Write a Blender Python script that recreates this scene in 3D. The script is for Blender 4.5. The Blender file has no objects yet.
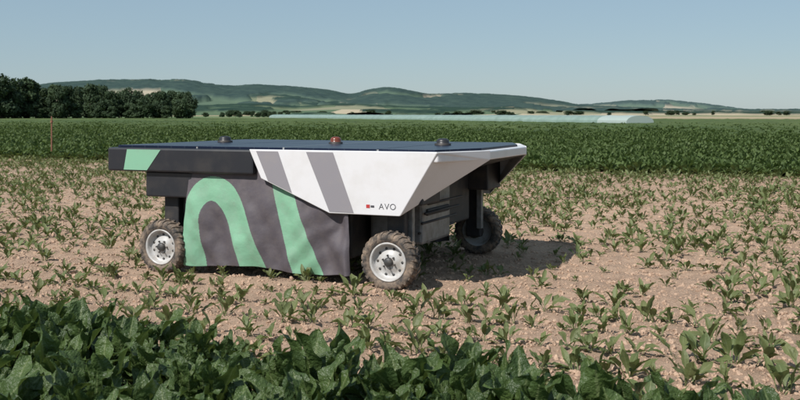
import bpy, bmesh, math, random
import numpy as np
from mathutils import Vector, Matrix
random.seed(7); R=np.random.RandomState(11)
sc=bpy.context.scene
H=1.53
OX,OY=-0.078,8.26
TX,TY=0.9194,-0.3932     # local x of robot / crop rows
VX,VY=0.3932,0.9194      # local y
def l2w(x,y): return OX+x*TX+y*VX, OY+x*TY+y*VY
def w2l(X,Y):
    dx=X-OX; dy=Y-OY
    return dx*TX+dy*TY, dx*VX+dy*VY
# ---------- numpy noise
TAB=R.rand(256,256)
def vn(x,y):
    xi=np.floor(x).astype(int); yi=np.floor(y).astype(int)
    fx=x-xi; fy=y-yi; fx=fx*fx*(3-2*fx); fy=fy*fy*(3-2*fy)
    a=TAB[xi%256,yi%256]; b=TAB[(xi+1)%256,yi%256]; c=TAB[xi%256,(yi+1)%256]; d=TAB[(xi+1)%256,(yi+1)%256]
    return (a*(1-fx)+b*fx)*(1-fy)+(c*(1-fx)+d*fx)*fy
def fbm(x,y,o=4):
    s=0;a=.5
    for i in range(o):
        s=s+a*vn(x*2**i+13.7*i,y*2**i+7.3*i); a*=.5
    return s
# ---------- materials
def mat(name,col,rough=.6,metal=0,noise=None,spec=None,bump=None,coat=0):
    m=bpy.data.materials.new(name); m.use_nodes=True
    nt=m.node_tree; p=nt.nodes['Principled BSDF']
    p.inputs['Base Color'].default_value=(*col,1); p.inputs['Roughness'].default_value=rough; p.inputs['Metallic'].default_value=metal
    if spec is not None: p.inputs['Specular IOR Level'].default_value=spec
    if coat: p.inputs['Coat Weight'].default_value=coat
    if noise:
        col2,scale,lo,hi=noise
        tc=nt.nodes.new('ShaderNodeTexCoord'); n=nt.nodes.new('ShaderNodeTexNoise'); n.inputs['Scale'].default_value=scale; n.inputs['Detail'].default_value=6
        n.inputs['Roughness'].default_value=.65
        r=nt.nodes.new('ShaderNodeMapRange'); r.inputs['From Min'].default_value=lo; r.inputs['From Max'].default_value=hi
        mx=nt.nodes.new('ShaderNodeMix'); mx.data_type='RGBA'
        mx.inputs['A'].default_value=(*col,1); mx.inputs['B'].default_value=(*col2,1)
        nt.links.new(tc.outputs['Object'],n.inputs['Vector']); nt.links.new(n.outputs['Fac'],r.inputs['Value'])
        nt.links.new(r.outputs['Result'],mx.inputs['Factor']); nt.links.new(mx.outputs['Result'],p.inputs['Base Color'])
    if bump:
        tc=nt.nodes.new('ShaderNodeTexCoord'); n=nt.nodes.new('ShaderNodeTexNoise'); n.inputs['Scale'].default_value=bump[0]; n.inputs['Detail'].default_value=6
        b=nt.nodes.new('ShaderNodeBump'); b.inputs['Distance'].default_value=bump[1]; b.inputs['Strength'].default_value=.8
        nt.links.new(tc.outputs['Object'],n.inputs['Vector']); nt.links.new(n.outputs['Fac'],b.inputs['Height']); nt.links.new(b.outputs['Normal'],p.inputs['Normal'])
    return m
DUST=(.30,.22,.16)
M={}
M['white']=mat('white_paint',(.68,.67,.685),.38,noise=((.54,.51,.48),2.2,.5,.95),coat=.15)
M['grey']=mat('grey_stripe',(.25,.235,.255),.45,noise=((.29,.265,.26),5,.5,.9))
M['black']=mat('black_paint',(.018,.019,.024),.4,noise=((.05,.045,.042),4,.45,.9))
M['dark']=mat('dark_plastic',(.022,.021,.023),.6,noise=((.09,.07,.055),6,.5,.9))
M['steel']=mat('grey_metal',(.24,.24,.24),.45,.2,noise=((.12,.11,.10),8,.4,.7))
M['mint']=mat('mint_paint',(.21,.43,.29),.5,noise=((.22,.37,.26),5,.4,.8))
M['cloth']=mat('curtain_fabric',(.085,.073,.085),.7,noise=((.12,.102,.105),9,.4,.8),bump=(25,.004))
M['clothmint']=mat('curtain_mint',(.19,.39,.255),.7,noise=((.21,.33,.24),9,.45,.85),bump=(25,.004))
M['tyre']=mat('tyre_rubber',(.05,.045,.042),.85,noise=(DUST,9,.42,.66),bump=(60,.004))
M['rim']=mat('rim_paint',(.48,.47,.46),.4,noise=((.28,.23,.18),12,.45,.8))
M['hub']=mat('hub',(.05,.05,.05),.5,noise=((.18,.14,.11),20,.5,.8))
M['alu']=mat('alu_frame',(.5,.5,.5),.35,.8)
M['amber']=mat('beacon_lens',(.16,.040,.022),.25)
M['red']=mat('red_mark',(.45,.04,.04),.5)
M['ink']=mat('lettering',(.06,.06,.07),.5)
def solar():
    m=mat('solar_glass',(.012,.016,.028),.3); nt=m.node_tree; p=nt.nodes['Principled BSDF']
    tc=nt.nodes.new('ShaderNodeTexCoord'); b=nt.nodes.new('ShaderNodeTexBrick'); b.offset=0
    b.inputs['Color1'].default_value=(.010,.016,.034,1); b.inputs['Color2'].default_value=(.012,.018,.038,1); b.inputs['Mortar'].default_value=(.05,.06,.08,1)
    b.inputs['Scale'].default_value=1; b.inputs['Mortar Size'].default_value=.002; b.inputs['Brick Width'].default_value=.156; b.inputs['Row Height'].default_value=.156
    nt.links.new(tc.outputs['Object'],b.inputs['Vector']); nt.links.new(b.outputs['Color'],p.inputs['Base Color'])
    p.inputs['Specular IOR Level'].default_value=.2; p.inputs['IOR'].default_value=1.3
    return m
M['solar']=solar()

def mk(name,verts,faces,mats,midx=None,parent=None,smooth=False,loc=(0,0,0)):
    me=bpy.data.meshes.new(name); me.from_pydata([tuple(v) for v in verts],[],faces)
    for m in mats: me.materials.append(m)
    if midx is not None: me.polygons.foreach_set('material_index',midx)
    if smooth: me.polygons.foreach_set('use_smooth',[True]*len(me.polygons))
    me.update()
    o=bpy.data.objects.new(name,me); sc.collection.objects.link(o)
    o.location=loc
    if parent: o.parent=parent
    return o
def bev(o,w=.01,seg=2,ang=30):
    b=o.modifiers.new('b','BEVEL'); b.width=w; b.segments=seg; b.limit_method='ANGLE'; b.angle_limit=math.radians(ang)
    return o
def box(name,x0,x1,y0,y1,z0,z1,m,parent,b=.01):
    v=[(x,y,z) for z in (z0,z1) for y in (y0,y1) for x in (x0,x1)]
    f=[(0,2,3,1),(4,5,7,6),(0,1,5,4),(2,6,7,3),(0,4,6,2),(1,3,7,5)]
    o=mk(name,v,f,[m],parent=parent)
    if b: bev(o,b)
    return o
def prism(name,plan,z0,z1,m,parent,b=.01):
    n=len(plan); v=[(x,y,z0) for x,y in plan]+[(x,y,z1) for x,y in plan]
    f=[tuple(range(n))[::-1],tuple(range(n,2*n))]+[(i,(i+1)%n,n+(i+1)%n,n+i) for i in range(n)]
    o=mk(name,v,f,[m],parent=parent)
    if b: bev(o,b)
    return o
def lathe_data(prof,seg,cx=0,cz=0,cy=0):
    v=[];f=[]
    for i in range(seg):
        a=2*math.pi*i/seg
        for r,y in prof: v.append((cx+r*math.cos(a),cy+y,cz+r*math.sin(a)))
    n=len(prof)
    for i in range(seg):
        j=(i+1)%seg
        for k in range(n-1): f.append((i*n+k,i*n+k+1,j*n+k+1,j*n+k))
    return v,f

# ================= ROBOT =================
robot=bpy.data.objects.new('field_robot',None); sc.collection.objects.link(robot)
robot.location=(OX,OY,0.0); robot.rotation_euler=(0,0,math.atan2(TY,TX))
prism('roof_deck_white',[(-1.36,-.055),(.455,-.055),(.707,.6),(.707,1.8),(.455,2.455),(-1.36,2.455)],1.117,1.2,M['white'],robot,.012)
prism('roof_deck_black',[(-3.04,-.055),(-1.362,-.055),(-1.362,2.455),(-3.04,2.455),(-3.09,1.9),(-3.09,.5)],.97,1.2,M['black'],robot,.018)
xs=[-2.98,-2.03,-1.08,-.13,.42]
for i in range(3):
    box('solar_panel_%d'%i,xs[i],xs[i+1]-.022,.03,1.19,1.2,1.222,M['solar'],robot,.003); box('solar_panel_b%d'%i,xs[i],xs[i+1]-.022,1.212,2.37,1.2,1.222,M['solar'],robot,.003)
prism('solar_panel_end',[(-.13,.03),(.40,.03),(.62,.62),(.62,1.78),(.40,2.37),(-.13,2.37)],1.2,1.222,M['solar'],robot,.003)
for i in range(1,4):
    box('panel_seam_%d'%i,xs[i]-.020,xs[i]-.002,.03,2.37,1.2,1.224 if i==2 else 1.217,M['alu'],robot,0)
def shell(name,near):
    def y(v): return v if near else 2.4-v
    P=[(-1.398,-.07,1.205),(-1.27,-.07,.94),(-.566,-.07,.65),(.113,-.07,.65),(.458,-.07,1.205),(.712,.6,1.117),(.712,.6,1.205)]
    v=[(p[0],y(p[1]),p[2]) for p in P]
    f=[(0,1,2,3,4),(4,3,5),(4,5,6)]
    if not near: f=[t[::-1] for t in f]
    o=mk(name,v,f,[M['white']],parent=robot)
    sol=o.modifiers.new('s','SOLIDIFY'); sol.thickness=.018; sol.offset=-1
    bev(o,.009,3,15)
    return o
shell('side_shell_near',True); shell('side_shell_far',False)
mk('end_underside',[(.70,.6,1.116),(.70,1.8,1.116),(.2,1.8,.98),(.2,.6,.98)],[(0,1,2,3)],[M['dark']],parent=robot)
box('chassis_beam',-.1,.2,.12,2.28,.98,1.116,M['dark'],robot)
box('chassis',-2.6,-.1,.10,2.3,.80,.969,M['dark'],robot)
box('sprayer_housing',-2.05,-.45,.14,2.26,.22,.80,M['dark'],robot,.02)
box('tank_box',-.40,.13,.42,1.15,.34,.975,M['steel'],robot,.03)
box('tank_lid',-.36,.15,.5,1.07,.60,.66,M['dark'],robot,.01)
box('control_box',-.40,.05,1.3,1.95,.42,.975,M['dark'],robot,.02)
for i in range(4):
    v,f=lathe_data([(.0,0),(.012,0),(.012,.9),(0,.9)],10,.10+.03*i,.45+.09*i,.4); mk('pipe_%d'%i,v,f,[M['dark']],parent=robot,smooth=True)
def inpoly(px,pz,poly):
    inside=np.zeros(px.shape,bool); n=len(poly); j=n-1
    for i in range(n):
        xi,zi=poly[i]; xj,zj=poly[j]
        c=((zi>pz)!=(zj>pz))&(px<(xj-xi)*(pz-zi)/(zj-zi+1e-12)+xi)
        inside^=c; j=i
    return inside
def smoothpoly(p,it=3):
    for _ in range(it):
        q=[]
        for i in range(len(p)):
            a=p[i]; b=p[(i+1)%len(p)]
            q+= [(a[0]*.75+b[0]*.25,a[1]*.75+b[1]*.25),(a[0]*.25+b[0]*.75,a[1]*.25+b[1]*.75)]
        p=q
    return p
def curtain(name,near):
    NU,NV=360,190
    u=np.linspace(0,1,NU); w=np.linspace(0,1,NV); U,W=np.meshgrid(u,w)
    aL=2.185-.08*W; aR=.365+.05*W
    A=aL+(aR-aL)*U
    Z=.095+.93*W
    k=(1-W)
    Z=Z-.018*np.sin(U*9+1)*k
    Y=.022*np.sin(A*11+Z*3)*k + .018*np.sin(A*23-Z*9+2)*k**.5*(.4+.6*vn(A*2,Z*2)) -.06*k*(1-k)*1.2 + .09*(fbm(A*3.3,Z*2.6,3)-.45)
    Y=Y+.008*np.sin((A*1.0+Z*1.3+.15*vn(A*5,Z*5))*22)*np.exp(-((U-.80)/.18)**2)*k + .006*np.sin((A-Z)*26)*np.exp(-((U-.1)/.12)**2)*k
    Y=Y+ .06*np.exp(-((U-.93)/.05)**2)*np.sin(Z*14)*.7*k - .08*np.exp(-((U-.98)/.03)**2)*k
    fd=np.clip((1-W)/.4,0,1); fd=fd*fd*(3-2*fd)
    Y=Y*fd+.004
    if not near: Y=2.4-Y
    v=np.stack([-A,Y,Z],-1).reshape(-1,3)
    i=np.arange(NU-1)[None,:]+np.arange(NV-1)[:,None]*NU
    f=np.stack([i,i+1,i+NU+1,i+NU],-1).reshape(-1,4)
    Ac=(A[:-1,:-1]+A[1:,1:])/2; Zc=(Z[:-1,:-1]+Z[1:,1:])/2
    outer=[(2.2,-.2),(2.19,.3),(2.15,.62),(2.09,.82),(1.93,.94),(1.74,.94),(1.58,.84),(1.46,.62),(1.36,.35),(1.20,-.05),(1.15,-.2)]
    inner=[(1.45,-.2),(1.52,.08),(1.62,.38),(1.70,.60),(1.79,.71),(1.90,.71),(1.97,.60),(1.98,.42),(1.93,.1),(1.9,-.2)]
    s2=[(1.20,.92),(.98,.86),(.66,.06),(.64,-.1),(.96,-.1),(.97,.08)]
    m=(inpoly(Ac,Zc,smoothpoly(outer))&~inpoly(Ac,Zc,smoothpoly(inner)))|inpoly(Ac,Zc,s2)
    o=mk(name,v,[tuple(t) for t in f.tolist()],[M['cloth'],M['clothmint']],midx=m.reshape(-1).astype(int).tolist(),parent=robot,smooth=True)
    s=o.modifiers.new('s','SOLIDIFY'); s.thickness=.004
    return o
curtain('side_curtain_near',True); curtain('side_curtain_far',False)
def decal(name,pts,m,y=-.0725):
    v=[(-a,y,z) for a,z in pts]; mk(name,v,[tuple(range(len(v)))],[m],parent=robot)
decal('grey_stripe',[(.80,1.19),(.53,1.19),(.325,.662),(.565,.664)],M['grey'],-.0725)
decal('grey_stripe_b',[(1.32,1.19),(1.09,1.19),(.945,.818),(1.195,.920)],M['grey'],-.0725)
decal('mint_stripe',[(2.80,1.185),(2.40,1.185),(2.56,.985),(2.84,.985)],M['mint'],-.0580)
decal('logo_square',[(.205,.742),(.170,.742),(.170,.712),(.205,.712)],M['red'])
decal('logo_small',[(.162,.736),(.128,.736),(.128,.718),(.162,.718)],M['ink'])
cu=bpy.data.curves.new('lettering','FONT'); cu.body='AVO'; cu.size=.075; cu.extrude=.0004; cu.offset=-.0006; cu.space_character=1.1
cu.materials.append(M['ink'])
to=bpy.data.objects.new('lettering',cu); sc.collection.objects.link(to); to.parent=robot; to.location=(-.085,-.0722,.705); to.rotation_euler=(math.pi/2,0,0)
def wheel(name,x,y,near):
    w=.085
    prof=[(.165,-w*.75),(.185,-w*.95),(.215,-w),(.238,-w*.92),(.252,-w*.6),(.255,0),(.252,w*.6),(.238,w*.92),(.215,w),(.185,w*.95),(.165,w*.75)]
    v,f=lathe_data(prof,64); mi=[0]*len(f)
    def add(v2,f2,k):
        n=len(v); v.extend(v2); f.extend([tuple(a+n for a in t) for t in f2]); mi.extend([k]*len(f2))
    NL=26
    for side in (-1,1):
        for i in range(NL):
            a0=2*math.pi*(i+(.5 if side>0 else 0))/NL
            pts=[]
            for (yy,da,rr0,rr1) in ((side*.002,-.05,.250,.264),(side*w*.62,.03,.247,.263),(side*w*.97,.075,.225,.245),(side*w*1.02,.09,.205,.214)):
                for dd in (-.045,.045):
                    for rr in (rr0,rr1):
                        a=a0+da+dd; pts.append((rr*math.cos(a),yy,rr*math.sin(a)))
            ff=[]
            for k in range(3):
                b=k*4; ff+=[(b+1,b+5,b+7,b+3),(b,b+4,b+5,b+1),(b+3,b+7,b+6,b+2)]
            ff+=[(0,1,3,2),(12,14,15,13)]
            add(pts,ff,0)
    prof=[(.168,-w*.70),(.172,-w*.86),(.160,-w*.90),(.150,-w*.70),(.145,-w*.35),(.120,-w*.22),(.095,-w*.30),(.070,-w*.50),(.055,-w*.55),(.0,-w*.55)]
    v2,f2=lathe_data(prof,48); add(v2,f2,1)
    v2,f2=lathe_data([(.168,w*.7),(.14,w*.3),(.14,-w*.1),(0,-w*.1)],32); add(v2,f2,1)
    v2,f2=lathe_data([(.040,-w*.52),(.040,-w*.80),(.030,-w*.92),(0,-w*.94)],24); add(v2,f2,2)
    for i in range(6):
        a=2*math.pi*i/6+.3
        v2,f2=lathe_data([(.008,-w*.5),(.008,-w*.72),(0,-w*.74)],8,.058*math.cos(a),.058*math.sin(a)); add(v2,f2,2)
    for i in range(10):
        a=2*math.pi*i/10
        v2,f2=lathe_data([(.0125,-w*.20),(.0125,-w*.275),(.0,-w*.278)],12,.116*math.cos(a),.116*math.sin(a)); add(v2,f2,2)
    if not near: v=[(p[0],-p[1],p[2]) for p in v]; f=[t[::-1] for t in f]
    o=mk(name,v,f,[M['tyre'],M['rim'],M['hub']],midx=mi,parent=robot,smooth=False)
    o.location=(x,y,.250); o.rotation_euler=(0,random.random()*2,0)
    for p in o.data.polygons:
        p.use_smooth = p.material_index>=1 or p.index<64*10
    return o
for nm,x,y,near in (('wheel_1',0,0,True),('wheel_2',-2.39,0,True),('wheel_3',0,2.4,False),('wheel_4',-2.39,2.4,False)):
    wheel(nm,x,y,near)
    s=1 if near else -1
    ya,yb=sorted((y+s*.10,y+s*.19)); k=nm[-1]
    box('leg_'+k,x-.085,x+.085,ya,yb,.20,.95,M['dark'],robot,.015)
    v,f=lathe_data([(.0,-.06),(.07,-.06),(.07,.06),(.0,.06)],20,x,.25,y+s*.10); mk('motor_'+k,v,f,[M['hub']],parent=robot,smooth=True)
    ya,yb=sorted((y+s*.0,y+s*.45))
    if x<-1: box('corner_box_'+k,-2.62,-2.07,ya,yb,.725,.972,M['black'],robot,.015)
    else: box('corner_box_'+k,-.25,.27,*sorted((y+s*.06,y+s*.5)),.735,1.116,M['dark'],robot,.015)
    ya,yb=sorted((y+s*.2,y+s*.26))
    box('strut_'+k,x+.06,x+.12,ya,yb,.3,.9,M['steel'],robot,.008)
def dome(name,x,y,r,h,m1,m2):
    v,f=lathe_data([(r*1.25,0),(r*1.25,.018),(r*.95,.022),(r,h*.55),(r*.85,h*.82),(r*.5,h*.97),(0,h)],28)
    v=[(p[0],p[2],p[1]) for p in v]; f=[t[::-1] for t in f]
    mi=[0 if (i%6)<2 else 1 for i in range(len(f))]
    o=mk(name,v,f,[m1,m2],midx=mi,parent=robot,smooth=True); o.location=(x,y,1.222)
dome('antenna_1',-2.5,1.2,.065,.07,M['dark'],M['black'])
dome('antenna_2',.03,1.2,.065,.07,M['dark'],M['black'])
dome('beacon',-1.15,1.2,.058,.075,M['dark'],M['amber'])

# ================= GROUND =================
def gh(X,Y):
    x,y=w2l(X,Y)
    d=np.clip(1-(np.abs(Y-8)-12)/25,0,1)
    rough=fbm(X*17,Y*17,2)
    h=.035*(fbm(X*1.1,Y*1.1,3)-.45)+.036*(fbm(X*5,Y*5,3)-.45)+.034*(rough-.35)
    h=h+.016*np.cos(2*math.pi*(y+2.5)/.5)
    return h*d
def grow(start,step,g,end):
    o=[];p=start
    while p<end: step*=g; p+=step; o.append(p)
    return o
xc=np.arange(-6,8,.03); xr=grow(8,.03,1.045,9000); xl=[-v for v in grow(6,.03,1.045,9000)][::-1]
xsn=np.concatenate([xl,xc,xr])
yc=np.arange(3.5,13,.03); yr=grow(13,.03,1.022,9000); yl=[3.5-v for v in grow(0,.06,1.2,400)][::-1]
ysn=np.concatenate([yl,yc,yr])
XX,YY=np.meshgrid(xsn,ysn); ZZ=gh(XX,YY)
def gridmesh(name,X,Y,Z,m,smooth=True):
    ny,nx=X.shape
    me=bpy.data.meshes.new(name); co=np.stack([X,Y,Z],-1).reshape(-1,3).astype(np.float32)
    i=(np.arange(nx-1)[None,:]+np.arange(ny-1)[:,None]*nx); f=np.stack([i,i+1,i+nx+1,i+nx],-1).reshape(-1,4).astype(np.int32)
    me.vertices.add(len(co)); me.vertices.foreach_set('co',co.ravel())
    me.loops.add(f.size); me.loops.foreach_set('vertex_index',f.ravel())
    me.polygons.add(len(f)); me.polygons.foreach_set('loop_start',np.arange(0,f.size,4,dtype=np.int32))
    me.polygons.foreach_set('use_smooth',np.full(len(f),smooth))
    me.update(calc_edges=True); me.validate()
    me.materials.append(m)
    o=bpy.data.objects.new(name,me); sc.collection.objects.link(o); return o
class NT:
    def __init__(s,name):
        s.m=bpy.data.materials.new(name); s.m.use_nodes=True; s.nt=s.m.node_tree; s.p=s.nt.nodes['Principled BSDF']
    def n(s,t,**k):
        x=s.nt.nodes.new(t)
        for a,b in k.items(): setattr(x,a,b)
        return x
    def l(s,a,b): s.nt.links.new(a,b)
    def noise(s,vec,scale,det=5,rough=.6):
        n=s.n('ShaderNodeTexNoise'); n.inputs['Scale'].default_value=scale; n.inputs['Detail'].default_value=det; n.inputs['Roughness'].default_value=rough
        s.l(vec,n.inputs['Vector']); return n.outputs['Fac']
    def rng(s,v,a,b,c=0,d=1):
        r=s.n('ShaderNodeMapRange'); s.l(v,r.inputs['Value'])
        for k,x in zip(('From Min','From Max','To Min','To Max'),(a,b,c,d)): r.inputs[k].default_value=x
        return r.outputs['Result']
    def mix(s,f,a,b,bt='MIX'):
        m=s.n('ShaderNodeMix',data_type='RGBA',blend_type=bt)
        if isinstance(f,(int,float)): m.inputs['Factor'].default_value=f
        else: s.l(f,m.inputs['Factor'])
        for k,v in (('A',a),('B',b)):
            if isinstance(v,tuple): m.inputs[k].default_value=(*v,1)
            else: s.l(v,m.inputs[k])
        return m.outputs['Result']
g=NT('soil'); geo=g.n('ShaderNodeNewGeometry').outputs['Position']
c=g.mix(g.rng(g.noise(geo,.5,5),.35,.65),(.52,.365,.262),(.42,.29,.21))
c=g.mix(g.rng(g.noise(geo,9,8,.7),.46,.75),c,(.28,.19,.135))
c=g.mix(g.rng(g.noise(geo,60,6,.7),.5,.8),c,(.60,.44,.33))
sx=g.n('ShaderNodeSeparateXYZ'); g.l(geo,sx.inputs[0])
vo=g.n('ShaderNodeTexVoronoi'); vo.inputs['Scale'].default_value=.004; g.l(geo,vo.inputs['Vector'])
sv=g.n('ShaderNodeSeparateColor'); g.l(vo.outputs['Color'],sv.inputs[0])
fc=g.mix(g.rng(sv.outputs[0],.45,.55),(.34,.28,.18),(.12,.17,.08))
c=g.mix(g.rng(sx.outputs['Y'],180,240),c,fc)
g.l(c,g.p.inputs['Base Color']); g.p.inputs['Roughness'].default_value=.95; g.p.inputs['Specular IOR Level'].default_value=.1
b=g.n('ShaderNodeBump'); b.inputs['Distance'].default_value=.04; b.inputs['Strength'].default_value=.9
g.l(g.noise(geo,30,8,.75),b.inputs['Height']); g.l(b.outputs['Normal'],g.p.inputs['Normal'])
gridmesh('ground',XX,YY,ZZ,g.m)

# ================= PLANTS =================
def leafmat(name,c1,c2,c3,rib,trans=.25,rough=.42,bump=.01,bs=30,spec=.35,tcol=(.17,.24,.04)):
    g=NT(name)
    uv=g.n('ShaderNodeUVMap').outputs['UV']; sx=g.n('ShaderNodeSeparateXYZ'); g.l(uv,sx.inputs[0])
    at=g.n('ShaderNodeAttribute',attribute_name='lv'); oi=g.n('ShaderNodeObjectInfo')
    tc=g.n('ShaderNodeTexCoord').outputs['Object']
    c=g.mix(at.outputs['Fac'],c1,c2)
    c=g.mix(g.rng(oi.outputs['Random'],0,1,0,.55),c,c3)
    c=g.mix(g.rng(g.noise(tc,12,4),.4,.75,0,.5),c,c2)
    ab=g.n('ShaderNodeMath',operation='SUBTRACT'); g.l(sx.outputs['X'],ab.inputs[0]); ab.inputs[1].default_value=.5
    a2=g.n('ShaderNodeMath',operation='ABSOLUTE'); g.l(ab.outputs[0],a2.inputs[0])
    c=g.mix(g.rng(a2.outputs[0],.02,.07,.65,0),c,rib)
    g.l(c,g.p.inputs['Base Color']); g.p.inputs['Roughness'].default_value=rough; g.p.inputs['Specular IOR Level'].default_value=spec
    b=g.n('ShaderNodeBump'); b.inputs['Distance'].default_value=bump; b.inputs['Strength'].default_value=1
    g.l(g.noise(tc,bs,3),b.inputs['Height']); g.l(b.outputs['Normal'],g.p.inputs['Normal'])
    tr=g.n('ShaderNodeBsdfTranslucent'); g.l(g.mix(.5,c,tcol),tr.inputs['Color'])
    ms=g.n('ShaderNodeMixShader'); ms.inputs[0].default_value=trans
    out=g.nt.nodes['Material Output']; g.l(g.p.outputs[0],ms.inputs[1]); g.l(tr.outputs[0],ms.inputs[2]); g.l(ms.outputs[0],out.inputs['Surface'])
    return g.m
mBeet=leafmat('beet_leaf',(.034,.062,.020),(.085,.130,.038),(.052,.082,.026),(.17,.21,.09),.24,.38,.018,38,.38)
mFar=leafmat('beet_leaf_far',(.055,.088,.030),(.105,.150,.045),(.08,.115,.038),(.14,.19,.08),.25,.5,.01,30,.18)
mSeed=leafmat('seedling_leaf',(.095,.13,.048),(.17,.20,.075),(.16,.16,.07),(.22,.25,.12),.3,.5,.004,60)
def leaf(D,az,elev,pet,L,W,curl,nseg,nw,ruf,r,pw=.006,base=(0,0,0)):
    V,F,UV,LV=D
    pos=np.array(base,float); tot=pet+L; n0=len(V); ds=tot/nseg
    lv=r.random(); ph=r.random()*6; tw=(r.random()-.5)*1.1; fold=.2+.35*r.random(); fr=r.uniform(4.5,7.5)
    h=np.array([math.cos(az),math.sin(az),0]); side0=np.array([-math.sin(az),math.cos(az),0])
    for i in range(nseg+1):
        s=i/nseg; ang=elev-curl*s**1.4
        d=h*math.cos(ang)+np.array([0,0,math.sin(ang)])
        nor=np.cross(d,side0)*-1
        if nor[2]<0 and ang<1.57: nor=-nor
        t=(s*tot-pet)/L
        if t<=0: w=pw
        else:
            w=max(pw*.4,W*.5*(max(0,math.sin(math.pi*min(1,t)**.8))**.8)) if t<1 else pw*.3
            w=max(w,pw*(1-t))
        tt=tw*max(0,s)
        sd=side0*math.cos(tt)+nor*math.sin(tt); nn=nor*math.cos(tt)-side0*math.sin(tt)
        for j in range(-nw,nw+1):
            o=j/nw
            rf=ruf*W*math.sin(s*tot/W*fr+ph+(2 if o>0 else 0))*o*o if t>0 else 0
            sh=1+(.10*math.sin(s*tot/W*fr*1.3+ph*2+(1 if o>0 else 0)) if t>0 else 0)
            V.append(tuple(pos+sd*o*w*sh+nn*(abs(o)*w*fold+rf))); UV.append((o*.5+.5 if t>0 else .5,s)); LV.append(lv)
        pos=pos+d*ds
    k=2*nw+1
    for i in range(nseg):
        for j in range(k-1):
            a=n0+i*k+j; F.append((a,a+1,a+k+1,a+k))
def plantmesh(name,D,m):
    V,F,UV,LV=D
    me=bpy.data.meshes.new(name); me.from_pydata(V,[],F); me.materials.append(m)
    me.polygons.foreach_set('use_smooth',[True]*len(F))
    ul=me.uv_layers.new(name='UVMap'); vi=np.zeros(len(me.loops),int); me.loops.foreach_get('vertex_index',vi)
    ul.data.foreach_set('uv',np.array(UV,dtype=np.float32)[vi].ravel())
    at=me.attributes.new('lv','FLOAT','POINT'); at.data.foreach_set('value',np.array(LV,dtype=np.float32))
    me.update(); return bpy.data.objects.new(name,me)
def coll(name,objs):
    c=bpy.data.collections.new(name)
    for o in objs: c.objects.link(o)
    return c
rr=random.Random(3)
def beet(i,hi,m):
    D=([],[],[],[]); n=rr.randint(14,18) if hi else rr.randint(13,16)
    for k in range(n):
        f=k/n
        az=k*2.4+rr.random()*.6; elev=1.55-.75*f+rr.uniform(-.2,.2)
        if hi: leaf(D,az,elev,rr.uniform(.11,.21),rr.uniform(.18,.29),rr.uniform(.085,.145),rr.uniform(.0,1.0)+.3*f,18,3,.16,rr,.005,(rr.uniform(-.04,.04),rr.uniform(-.04,.04),0))
        else: leaf(D,az,elev,rr.uniform(.10,.18),rr.uniform(.17,.26),rr.uniform(.09,.13),rr.uniform(.3,1.1)+.3*f,7,1,.1,rr,.006,(rr.uniform(-.03,.03),rr.uniform(-.03,.03),0))
    return plantmesh('beet_%d%s'%(i,'h' if hi else 'l'),D,m)
def seedl(i):
    D=([],[],[],[]); n=rr.randint(7,13)
    for k in range(n):
        az=k*2.4+rr.random()*.9; elev=rr.uniform(.5,1.4)
        leaf(D,az,elev,rr.uniform(.03,.07),rr.uniform(.06,.12),rr.uniform(.030,.052),rr.uniform(.2,1.2),7,1,.12,rr,.003,(rr.uniform(-.03,.03),rr.uniform(-.025,.025),0))
    return plantmesh('seedling_%d'%i,D,mSeed)
cH=coll('proto_beet_hi',[beet(i,True,mBeet) for i in range(7)])
cL=coll('proto_beet_lo',[beet(i,False,mFar) for i in range(5)])
cS=coll('proto_seedling',[seedl(i) for i in range(10)])
def scatter(name,P,rot,scl,idx,col):
    me=bpy.data.meshes.new(name); me.vertices.add(len(P)); me.vertices.foreach_set('co',np.asarray(P,dtype=np.float32).ravel())
    a=me.attributes.new('rotv','FLOAT_VECTOR','POINT'); a.data.foreach_set('vector',np.asarray(rot,dtype=np.float32).ravel())
    a=me.attributes.new('scl','FLOAT_VECTOR','POINT'); a.data.foreach_set('vector',np.asarray(scl,dtype=np.float32).ravel())
    a=me.attributes.new('idx','INT','POINT'); a.data.foreach_set('value',np.asarray(idx,dtype=np.int32))
    o=bpy.data.objects.new(name,me); sc.collection.objects.link(o)
    ng=bpy.data.node_groups.new(name,'GeometryNodeTree')
    ng.interface.new_socket('Geometry',in_out='INPUT',socket_type='NodeSocketGeometry'); ng.interface.new_socket('Geometry',in_out='OUTPUT',socket_type='NodeSocketGeometry')
    N=ng.nodes; gi=N.new('NodeGroupInput'); go=N.new('NodeGroupOutput'); ip=N.new('GeometryNodeInstanceOnPoints'); ci=N.new('GeometryNodeCollectionInfo')
    ci.inputs['Collection'].default_value=col; ci.inputs['Separate Children'].default_value=True; ci.inputs['Reset Children'].default_value=True
    def na(nm,t):
        n=N.new('GeometryNodeInputNamedAttribute'); n.data_type=t; n.inputs['Name'].default_value=nm
        return [q for q in n.outputs if q.enabled and q.name=='Attribute'][0]
    L=ng.links; L.new(gi.outputs[0],ip.inputs['Points']); L.new(ci.outputs[0],ip.inputs['Instance']); ip.inputs['Pick Instance'].default_value=True
    L.new(na('idx','INT'),ip.inputs['Instance Index']); L.new(na('rotv','FLOAT_VECTOR'),ip.inputs['Rotation']); L.new(na('scl','FLOAT_VECTOR'),ip.inputs['Scale'])
    L.new(ip.outputs[0],go.inputs[0])
    md=o.modifiers.new('scatter','NODES'); md.node_group=ng
    return o
def put(name,x,y,s,col,nvar,tilt=.12,zoff=0,zs=None,zfun=None):
    X,Y=l2w(x,y); n=len(X); Z=(gh(X,Y) if zfun is None else zfun(X,Y))+zoff
    rot=np.stack([R.uniform(-tilt,tilt,n),R.uniform(-tilt,tilt,n),R.uniform(0,6.28,n)],-1)
    S=np.stack([s,s,s*(1 if zs is None else zs)],-1)
    return scatter(name,np.stack([X,Y,Z],-1),rot,S,R.randint(0,nvar,n),col)
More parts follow.
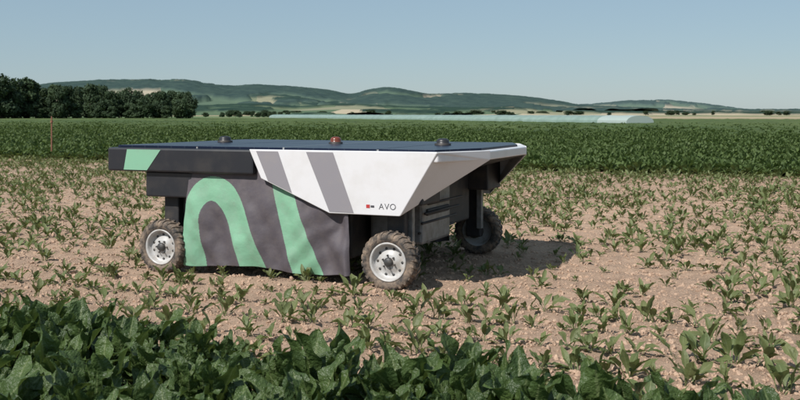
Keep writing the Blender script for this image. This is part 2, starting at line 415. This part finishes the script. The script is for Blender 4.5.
def vis(X,Y,mar=2.5,k=.50): return (np.abs(X)<k*Y+mar)
# foreground crop
xs_,ys_=[],[]
for row in np.arange(-9.6,-2.5,.36):
    x=np.arange(-9,9,.16); x=x+R.uniform(-.06,.06,len(x)); y=np.full(len(x),row)+R.uniform(-.08,.08,len(x))
    lim=-2.95-.085*(x+1.2)+.30*(vn(x*1.6,x*0+3)-.5)
    X,Y=l2w(x,y); k=(y<lim)&(Y>1.6)&vis(X,Y,1.2,.6); xs_.append(x[k]); ys_.append(y[k])
x=np.concatenate(xs_); y=np.concatenate(ys_)
put('beet_crop_foreground',x,y,R.uniform(.72,1.12,len(x)),cH,7,.22)
# seedlings
xs_,ys_,ss_=[],[],[]
for row in np.arange(-2.5,16.6,.5):
    x=np.arange(-26,26,.17); x=x+R.uniform(-.05,.05,len(x)); y=row+.02*np.sin(x*.7+row)+R.uniform(-.015,.015,len(x))
    X,Y=l2w(x,y)
    lim=-2.75-.09*(x+1)
    den=fbm(X*.6+5,Y*.6,3); pr=np.clip(.84+1.6*(den-.42),.3,.98)
    pr=np.where((x>-.3)&(x<2.6)&(y>-.4)&(y<3.3),pr*.45,pr)
    k=vis(X,Y)&(R.rand(len(x))<pr)&(y>lim-.2)
    k&=~((np.abs(y+.05)<.3)&(np.abs(x)<.34)) & ~((np.abs(y)<.2)&(np.abs(x+2.39)<.28)) & ~((np.abs(y-2.4)<.2)&(np.abs(x)<.28))& ~((np.abs(y-2.4)<.2)&(np.abs(x+2.39)<.28))
    xs_.append(x[k]); ys_.append(y[k]); ss_.append(R.uniform(.5,1.4,k.sum())*(.86+.6*(den[k]-.3)))
n=3000; x=R.uniform(-26,24,n); y=R.uniform(-2.6,16.3,n); X,Y=l2w(x,y); k=vis(X,Y)
xs_.append(x[k]); ys_.append(y[k]); ss_.append(R.uniform(.08,.26,k.sum()))
x=np.concatenate(xs_); y=np.concatenate(ys_); s=np.concatenate(ss_)
put('beet_seedlings',x,y,s,cS,10,.25,-.005)
# far dense crop
xs_,ys_=[],[]
def rows(b0,b1,db,da,W):
    for row in np.arange(b0,b1,db):
        x=np.arange(-W,W,da); x=x+R.uniform(-.3,.3,len(x))*da; y=row+R.uniform(-.2,.2,len(x))*db
        X,Y=l2w(x,y); k=vis(X,Y,4,.48)&(Y>10); xs_.append(x[k]); ys_.append(y[k])
rows(16.9,30,.45,.22,40); rows(30,60,.5,.42,80); rows(60,130,.9,.8,160)
x=np.concatenate(xs_); y=np.concatenate(ys_); s=R.uniform(.55,1.2,len(x))*(.72+.55*fbm(x*.3,y*.3,3)); s=s*np.where(y>60,1.35,1)
put('beet_crop_far',x,y,s,cL,5,.2,0,np.where(y>60,.72,1.0),zfun=lambda X,Y:X*0)
cg=NT('crop_canopy'); geo=cg.n('ShaderNodeNewGeometry').outputs['Position']
mp=cg.n('ShaderNodeMapping'); cg.l(geo,mp.inputs['Vector']); mp.inputs['Rotation'].default_value=(0,0,-math.atan2(TY,TX)); 
m2=cg.n('ShaderNodeMapping'); cg.l(mp.outputs[0],m2.inputs['Vector']); m2.inputs['Scale'].default_value=(.25,1,1)
c=cg.mix(cg.rng(cg.noise(m2.outputs[0],.6,8,.75),.38,.62),(.04,.065,.024),(.10,.15,.045))
c=cg.mix(cg.rng(cg.noise(geo,.03,3),.4,.65,0,.6),c,(.14,.17,.055))
cg.l(c,cg.p.inputs['Base Color']); cg.p.inputs['Roughness'].default_value=.8; cg.p.inputs['Specular IOR Level'].default_value=.15
b=cg.n('ShaderNodeBump'); b.inputs['Distance'].default_value=.25; cg.l(cg.noise(geo,3,6,.7),b.inputs['Height']); cg.l(b.outputs['Normal'],cg.p.inputs['Normal'])
bl=np.array([17.4]+grow(17.4,.25,1.022,235)); al=np.concatenate([[-v for v in grow(0,.35,1.02,420)][::-1],[0],grow(0,.35,1.02,420)])
A_,B_=np.meshgrid(al,bl); CX,CY=l2w(A_,B_)
far=np.clip((B_-50)/60,0,1)
CZ=.16+.16*(fbm(CX*1.2,CY*1.2,3)-.45)*(1+far)+.17*far
gridmesh('crop_canopy',CX,CY,CZ,cg.m)

mClod=mat('clod_soil',(.49,.345,.25),.95,noise=((.35,.24,.175),1.2,.4,.65),spec=.1)
def clod(i):
    bm=bmesh.new(); bmesh.ops.create_icosphere(bm,subdivisions=2,radius=1)
    for v in bm.verts:
        n=v.co.normalized(); f=1+.7*(vn(np.array([n.x*2+i*7.]),np.array([n.y*2+n.z*2.3+i]))[0]-.5)+.35*(rr.random()-.5)
        v.co=n*f; v.co.z*=.6
    me=bpy.data.meshes.new('clod%d'%i); bm.to_mesh(me); bm.free(); me.materials.append(mClod); return bpy.data.objects.new('clod%d'%i,me)
cC=coll('proto_clod',[clod(i) for i in range(5)])
n=85000; Yc=4.2+ (R.rand(n)**1.4)*18; Xc=R.uniform(-1,1,n)*(Yc*.5+1); x,y=w2l(Xc,Yc); k=(y>-3.6)&(y<16.5)
x=x[k];y=y[k]; s=.005+.019*R.rand(len(x))**4.5
put('soil_clods',x,y,s,cC,5,3,.001)

# ================= TREES =================
mTree=leafmat('tree_foliage',(.026,.045,.026),(.055,.085,.040),(.04,.06,.034),(.05,.08,.035),.12,.7,spec=.15)
mBark=mat('bark',(.06,.045,.035),.9)
def tree(i,h,w):
    V,F,UV,LV=[],[],[],[]; q=random.Random(50+i)
    blobs=[]
    for k in range(22):
        z=q.uniform(.18,.92); rad=w*.5*math.sin(math.pi*min(.97,(z*.85+.12)))**.7; a=q.random()*6.28; d=rad*q.uniform(.2,.75)
        blobs.append((d*math.cos(a),d*math.sin(a),z*h,q.uniform(.12,.22)*w,q.random()))
    for bx,by,bz,br,lv in blobs:
        for _ in range(150):
            d=Vector((q.gauss(0,1),q.gauss(0,1),q.gauss(0,1))).normalized()*br*q.uniform(.65,1.08)
            c=Vector((bx,by,bz))+d; c.z=max(.2,c.z)
            n=(d.normalized()+Vector((q.gauss(0,.5),q.gauss(0,.5),q.gauss(0,.5)))).normalized(); t=n.orthogonal().normalized(); b2=n.cross(t); s=q.uniform(.16,.36)
            n0=len(V)
            for a,b_ in ((-1,-.6),(.9,-.8),(1,.7),(-.7,1)): V.append(tuple(c+t*a*s+b2*b_*s)); UV.append((.9,.5)); LV.append(min(1,max(0,lv+q.uniform(-.25,.25))))
            F.append((n0,n0+1,n0+2,n0+3))
    nf=len(F)
    def cyl(p0,p1,r0,r1):
        p0=Vector(p0);p1=Vector(p1); d=(p1-p0).normalized(); t=d.orthogonal().normalized(); b2=d.cross(t); n0=len(V)
        for p,r_ in ((p0,r0),(p1,r1)):
            for k in range(7):
                a=k*6.283/7; V.append(tuple(p+t*math.cos(a)*r_+b2*math.sin(a)*r_)); UV.append((.9,.5)); LV.append(.5)
        for k in range(7): F.append((n0+k,n0+(k+1)%7,n0+7+(k+1)%7,n0+7+k))
    cyl((0,0,-.3),(0,0,h*.6),.03*h,.012*h)
    for bx,by,bz,br,lv in blobs[:10]: cyl((0,0,bz*.55),(bx,by,bz),.012*h,.004*h)
    o=plantmesh('tree_%d'%i,(V,F,UV,LV),mTree); o.data.materials.append(mBark)
    for p in o.data.polygons[nf:]: p.material_index=1
    o.data.polygons.foreach_set('use_smooth',[False]*len(F))
    return o
cT=coll('proto_tree',[tree(0,10,8),tree(1,10,9),tree(2,10,7),tree(3,10,10)])
P=[];S=[]
def addt(px,Y,h,ws=1):
    P.append(((px-400)/950*Y,Y,0)); S.append((h/10*ws,h/10*ws,h/10))
q=random.Random(5)
for px in range(-160,30,11): addt(px+q.uniform(-4,4),255+q.uniform(-8,14),q.uniform(9.8,12.4),1.0)
for px in range(30,66,8): addt(px+q.uniform(-2,2),265+q.uniform(-6,12),q.uniform(8.6,10.2),.9)
for px in range(64,192,6): addt(px+q.uniform(-3,3),275+q.uniform(-10,20),q.uniform(7.2,9.6) if px<150 else q.uniform(6.8,8.6),.85)
for px in range(-160,196,7): addt(px+q.uniform(-3,3),262+q.uniform(-6,6),q.uniform(3,5.5),1.3)
for k in range(16): 
    px=205+85*q.random()**1.3; addt(px,420+q.uniform(-30,60),q.uniform(1.5,3.2),q.uniform(1.2,2.2))
for k in range(120):
    addt(q.uniform(190,1000),q.uniform(1000,1500),q.uniform(2.5,6.0),q.uniform(1.5,4.5))
P=np.array(P); S=np.array(S)
scatter('distant_trees',P,np.stack([P[:,0]*0,P[:,0]*0,R.uniform(0,6.28,len(P))],-1),S,R.randint(0,4,len(P)),cT)

# ================= HILLS =================
def hills(name,prof,Yc,front,back,seed,forest_lo,gold,fsc=(.0045,.0022),vs=(.006,.0035),th=1.0,haze=0.0):
    pr=np.array(prof,float); n=800; px=np.linspace(pr[0,0],pr[-1,0],n)
    top=np.interp(px,pr[:,0],pr[:,1])
    kk=np.hanning(13); kk/=kk.sum(); tp=np.convolve(np.pad(top,6,'edge'),kk,'valid')
    tp=tp+1.6*(fbm(px*.035+seed,px*0+seed,3)-.45)*np.clip((113-tp)/10,0,1)
    crest=(114-tp)/950*Yc+1.5
    nv=130; s=np.linspace(0,1,nv)
    ang=(px-400)/950
    PX,SS=np.meshgrid(ang,s); CR=np.meshgrid(crest,s)[0]
    Yd=np.where(SS<.8,Yc-front*(1-SS/.8),Yc+back*(SS-.8)/.2)
    hh=np.where(SS<.8,np.sin(SS/.8*math.pi/2)**1.3,np.cos((SS-.8)/.2*math.pi/2))
    Xd=PX*Yd
    f1=fbm(Xd*.0022+seed,Yd*.0016+seed,3)
    Z=CR*hh*(1+ .6*(f1-.45)*(1-hh))-1.0
    fo=np.clip(((.75*hh+ 3.2*(fbm(Xd*fsc[0]+seed*2,Yd*fsc[1],4)-.47))-forest_lo)*22+.5,0,1)
    Z=Z+fo*th*(6+6*vn(Xd*.06,Yd*.06))*(Yc/3000)
    g=NT(name+'_land'); geo=g.n('ShaderNodeNewGeometry').outputs['Position']
    mp=g.n('ShaderNodeMapping'); g.l(geo,mp.inputs['Vector']); mp.inputs['Scale'].default_value=(*vs,0); mp.inputs['Rotation'].default_value=(0,0,.35)
    vo=g.n('ShaderNodeTexVoronoi'); vo.inputs['Scale'].default_value=1; g.l(mp.outputs[0],vo.inputs['Vector']); sv=g.n('ShaderNodeSeparateColor'); g.l(vo.outputs['Color'],sv.inputs[0])
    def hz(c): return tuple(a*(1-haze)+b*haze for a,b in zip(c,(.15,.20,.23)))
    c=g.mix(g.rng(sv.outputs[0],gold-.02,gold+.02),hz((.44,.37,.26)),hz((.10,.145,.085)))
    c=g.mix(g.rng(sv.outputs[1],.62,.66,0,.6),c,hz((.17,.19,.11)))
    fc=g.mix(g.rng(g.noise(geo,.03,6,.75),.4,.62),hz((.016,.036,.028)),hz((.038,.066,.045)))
    at=g.n('ShaderNodeAttribute',attribute_name='forest'); c=g.mix(at.outputs['Fac'],c,fc)
    g.l(c,g.p.inputs['Base Color']); g.p.inputs['Roughness'].default_value=1; g.p.inputs['Specular IOR Level'].default_value=0
    o=gridmesh(name,Xd,Yd,Z,g.m); a=o.data.attributes.new('forest','FLOAT','POINT'); a.data.foreach_set('value',fo.ravel().astype(np.float32))
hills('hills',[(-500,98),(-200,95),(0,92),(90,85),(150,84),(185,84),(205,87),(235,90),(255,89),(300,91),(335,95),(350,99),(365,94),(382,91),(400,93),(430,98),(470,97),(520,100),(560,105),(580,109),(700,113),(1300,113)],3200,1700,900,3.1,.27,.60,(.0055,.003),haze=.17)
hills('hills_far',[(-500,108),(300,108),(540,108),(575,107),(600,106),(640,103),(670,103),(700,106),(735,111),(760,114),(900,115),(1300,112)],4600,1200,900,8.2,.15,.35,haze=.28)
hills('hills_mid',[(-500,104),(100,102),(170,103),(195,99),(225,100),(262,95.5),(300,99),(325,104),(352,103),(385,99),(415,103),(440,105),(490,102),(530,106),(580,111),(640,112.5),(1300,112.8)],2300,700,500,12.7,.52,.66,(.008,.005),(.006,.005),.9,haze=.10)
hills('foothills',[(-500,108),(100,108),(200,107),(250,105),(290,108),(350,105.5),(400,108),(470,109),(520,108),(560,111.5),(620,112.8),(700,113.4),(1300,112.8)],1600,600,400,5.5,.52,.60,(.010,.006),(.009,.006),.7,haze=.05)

# ================= SMALL THINGS =================
mT=mat('tunnel_film',(.23,.31,.27),.5,noise=((.17,.24,.20),.6,.4,.7))
mT2=mat('tunnel_end_film',(.34,.40,.37),.5)
pa=Vector((31.6,125,0)); pb=Vector((-42,320,0)); d=(pb-pa); Lt=d.length; d.normalize(); sd=Vector((-d.y,d.x,0))
V=[];F=[];NS=90;K=11;mi=[]
for i in range(NS+1):
    p=pa+d*Lt*i/NS; 
    for k in range(K):
        a=math.pi*k/(K-1); rr_=1+(.02 if i%2 else 0)
        V.append(tuple(p+sd*(-math.cos(a))*2.2*rr_+Vector((0,0,1.34*math.sin(a)**.6*rr_))))
for i in range(NS):
    for k in range(K-1): F.append((i*K+k,i*K+k+1,(i+1)*K+k+1,(i+1)*K+k)); mi.append(1 if i<3 else 0)
F.append(tuple(range(K))); F.append(tuple(range(NS*K,NS*K+K))); mi+=[1,0]
mk('polytunnel',V,F,[mT,mT2],midx=mi)
mS=mat('rusty_stake',(.28,.12,.07),.8,noise=((.12,.06,.04),20,.4,.7))
V,F=lathe_data([(0,0),(.03,0),(.026,1.45),(.02,1.5),(0,1.5)],10); V=[(a,c,b) for a,b,c in V]
n0=len(V); V2,F2=lathe_data([(0,1.28),(.05,1.28),(.05,1.34),(0,1.34)],10); V+= [(a,c,b) for a,b,c in V2]; F+=[tuple(i+n0 for i in t) for t in F2]
mk('wooden_stake',V,F,[mS],loc=(-12.1,33,-.05))

# ================= LIGHT / WORLD / CAMERA =================
w=bpy.data.worlds.new('World'); sc.world=w; w.use_nodes=True; nt=w.node_tree
sky=nt.nodes.new('ShaderNodeTexSky'); sky.sky_type='NISHITA'; sky.sun_disc=False
el=math.radians(46); az=math.atan2(-.75,-.9)
sky.sun_elevation=el; sky.sun_rotation=az%(2*math.pi); sky.air_density=1.0; sky.dust_density=.4; sky.ozone_density=2.0; sky.altitude=300
mx=nt.nodes.new('ShaderNodeMix'); mx.data_type='RGBA'; mx.inputs['Factor'].default_value=.6; mx.inputs['B'].default_value=(3.9,5.5,6.7,1)
bg=nt.nodes['Background']; bg.inputs['Strength'].default_value=.086
nt.links.new(sky.outputs[0],mx.inputs['A']); nt.links.new(mx.outputs['Result'],bg.inputs['Color'])
ld=bpy.data.lights.new('sun','SUN'); ld.energy=5.0; ld.angle=math.radians(.5); ld.color=(1,.965,.91)
lo=bpy.data.objects.new('sun',ld); sc.collection.objects.link(lo)
ts=Vector((-.75,-.9,0)).normalized()*math.cos(el)+Vector((0,0,math.sin(el)))
lo.rotation_euler=ts.to_track_quat('Z','Y').to_euler(); lo.location=(-10,-12,20)
cd=bpy.data.cameras.new('camera'); cam=bpy.data.objects.new('camera',cd); sc.collection.objects.link(cam)
cam.location=(0,0,H); cam.rotation_euler=(math.pi/2,0,0); cd.sensor_width=36; cd.lens=42.75; cd.shift_y=-86/800; cd.clip_end=20000; cd.clip_start=.1
cd.dof.use_dof=True; cd.dof.focus_distance=8.8; cd.dof.aperture_fstop=6.3
sc.camera=cam
sc.view_settings.view_transform='Standard'; sc.view_settings.look='None'; sc.view_settings.exposure=0
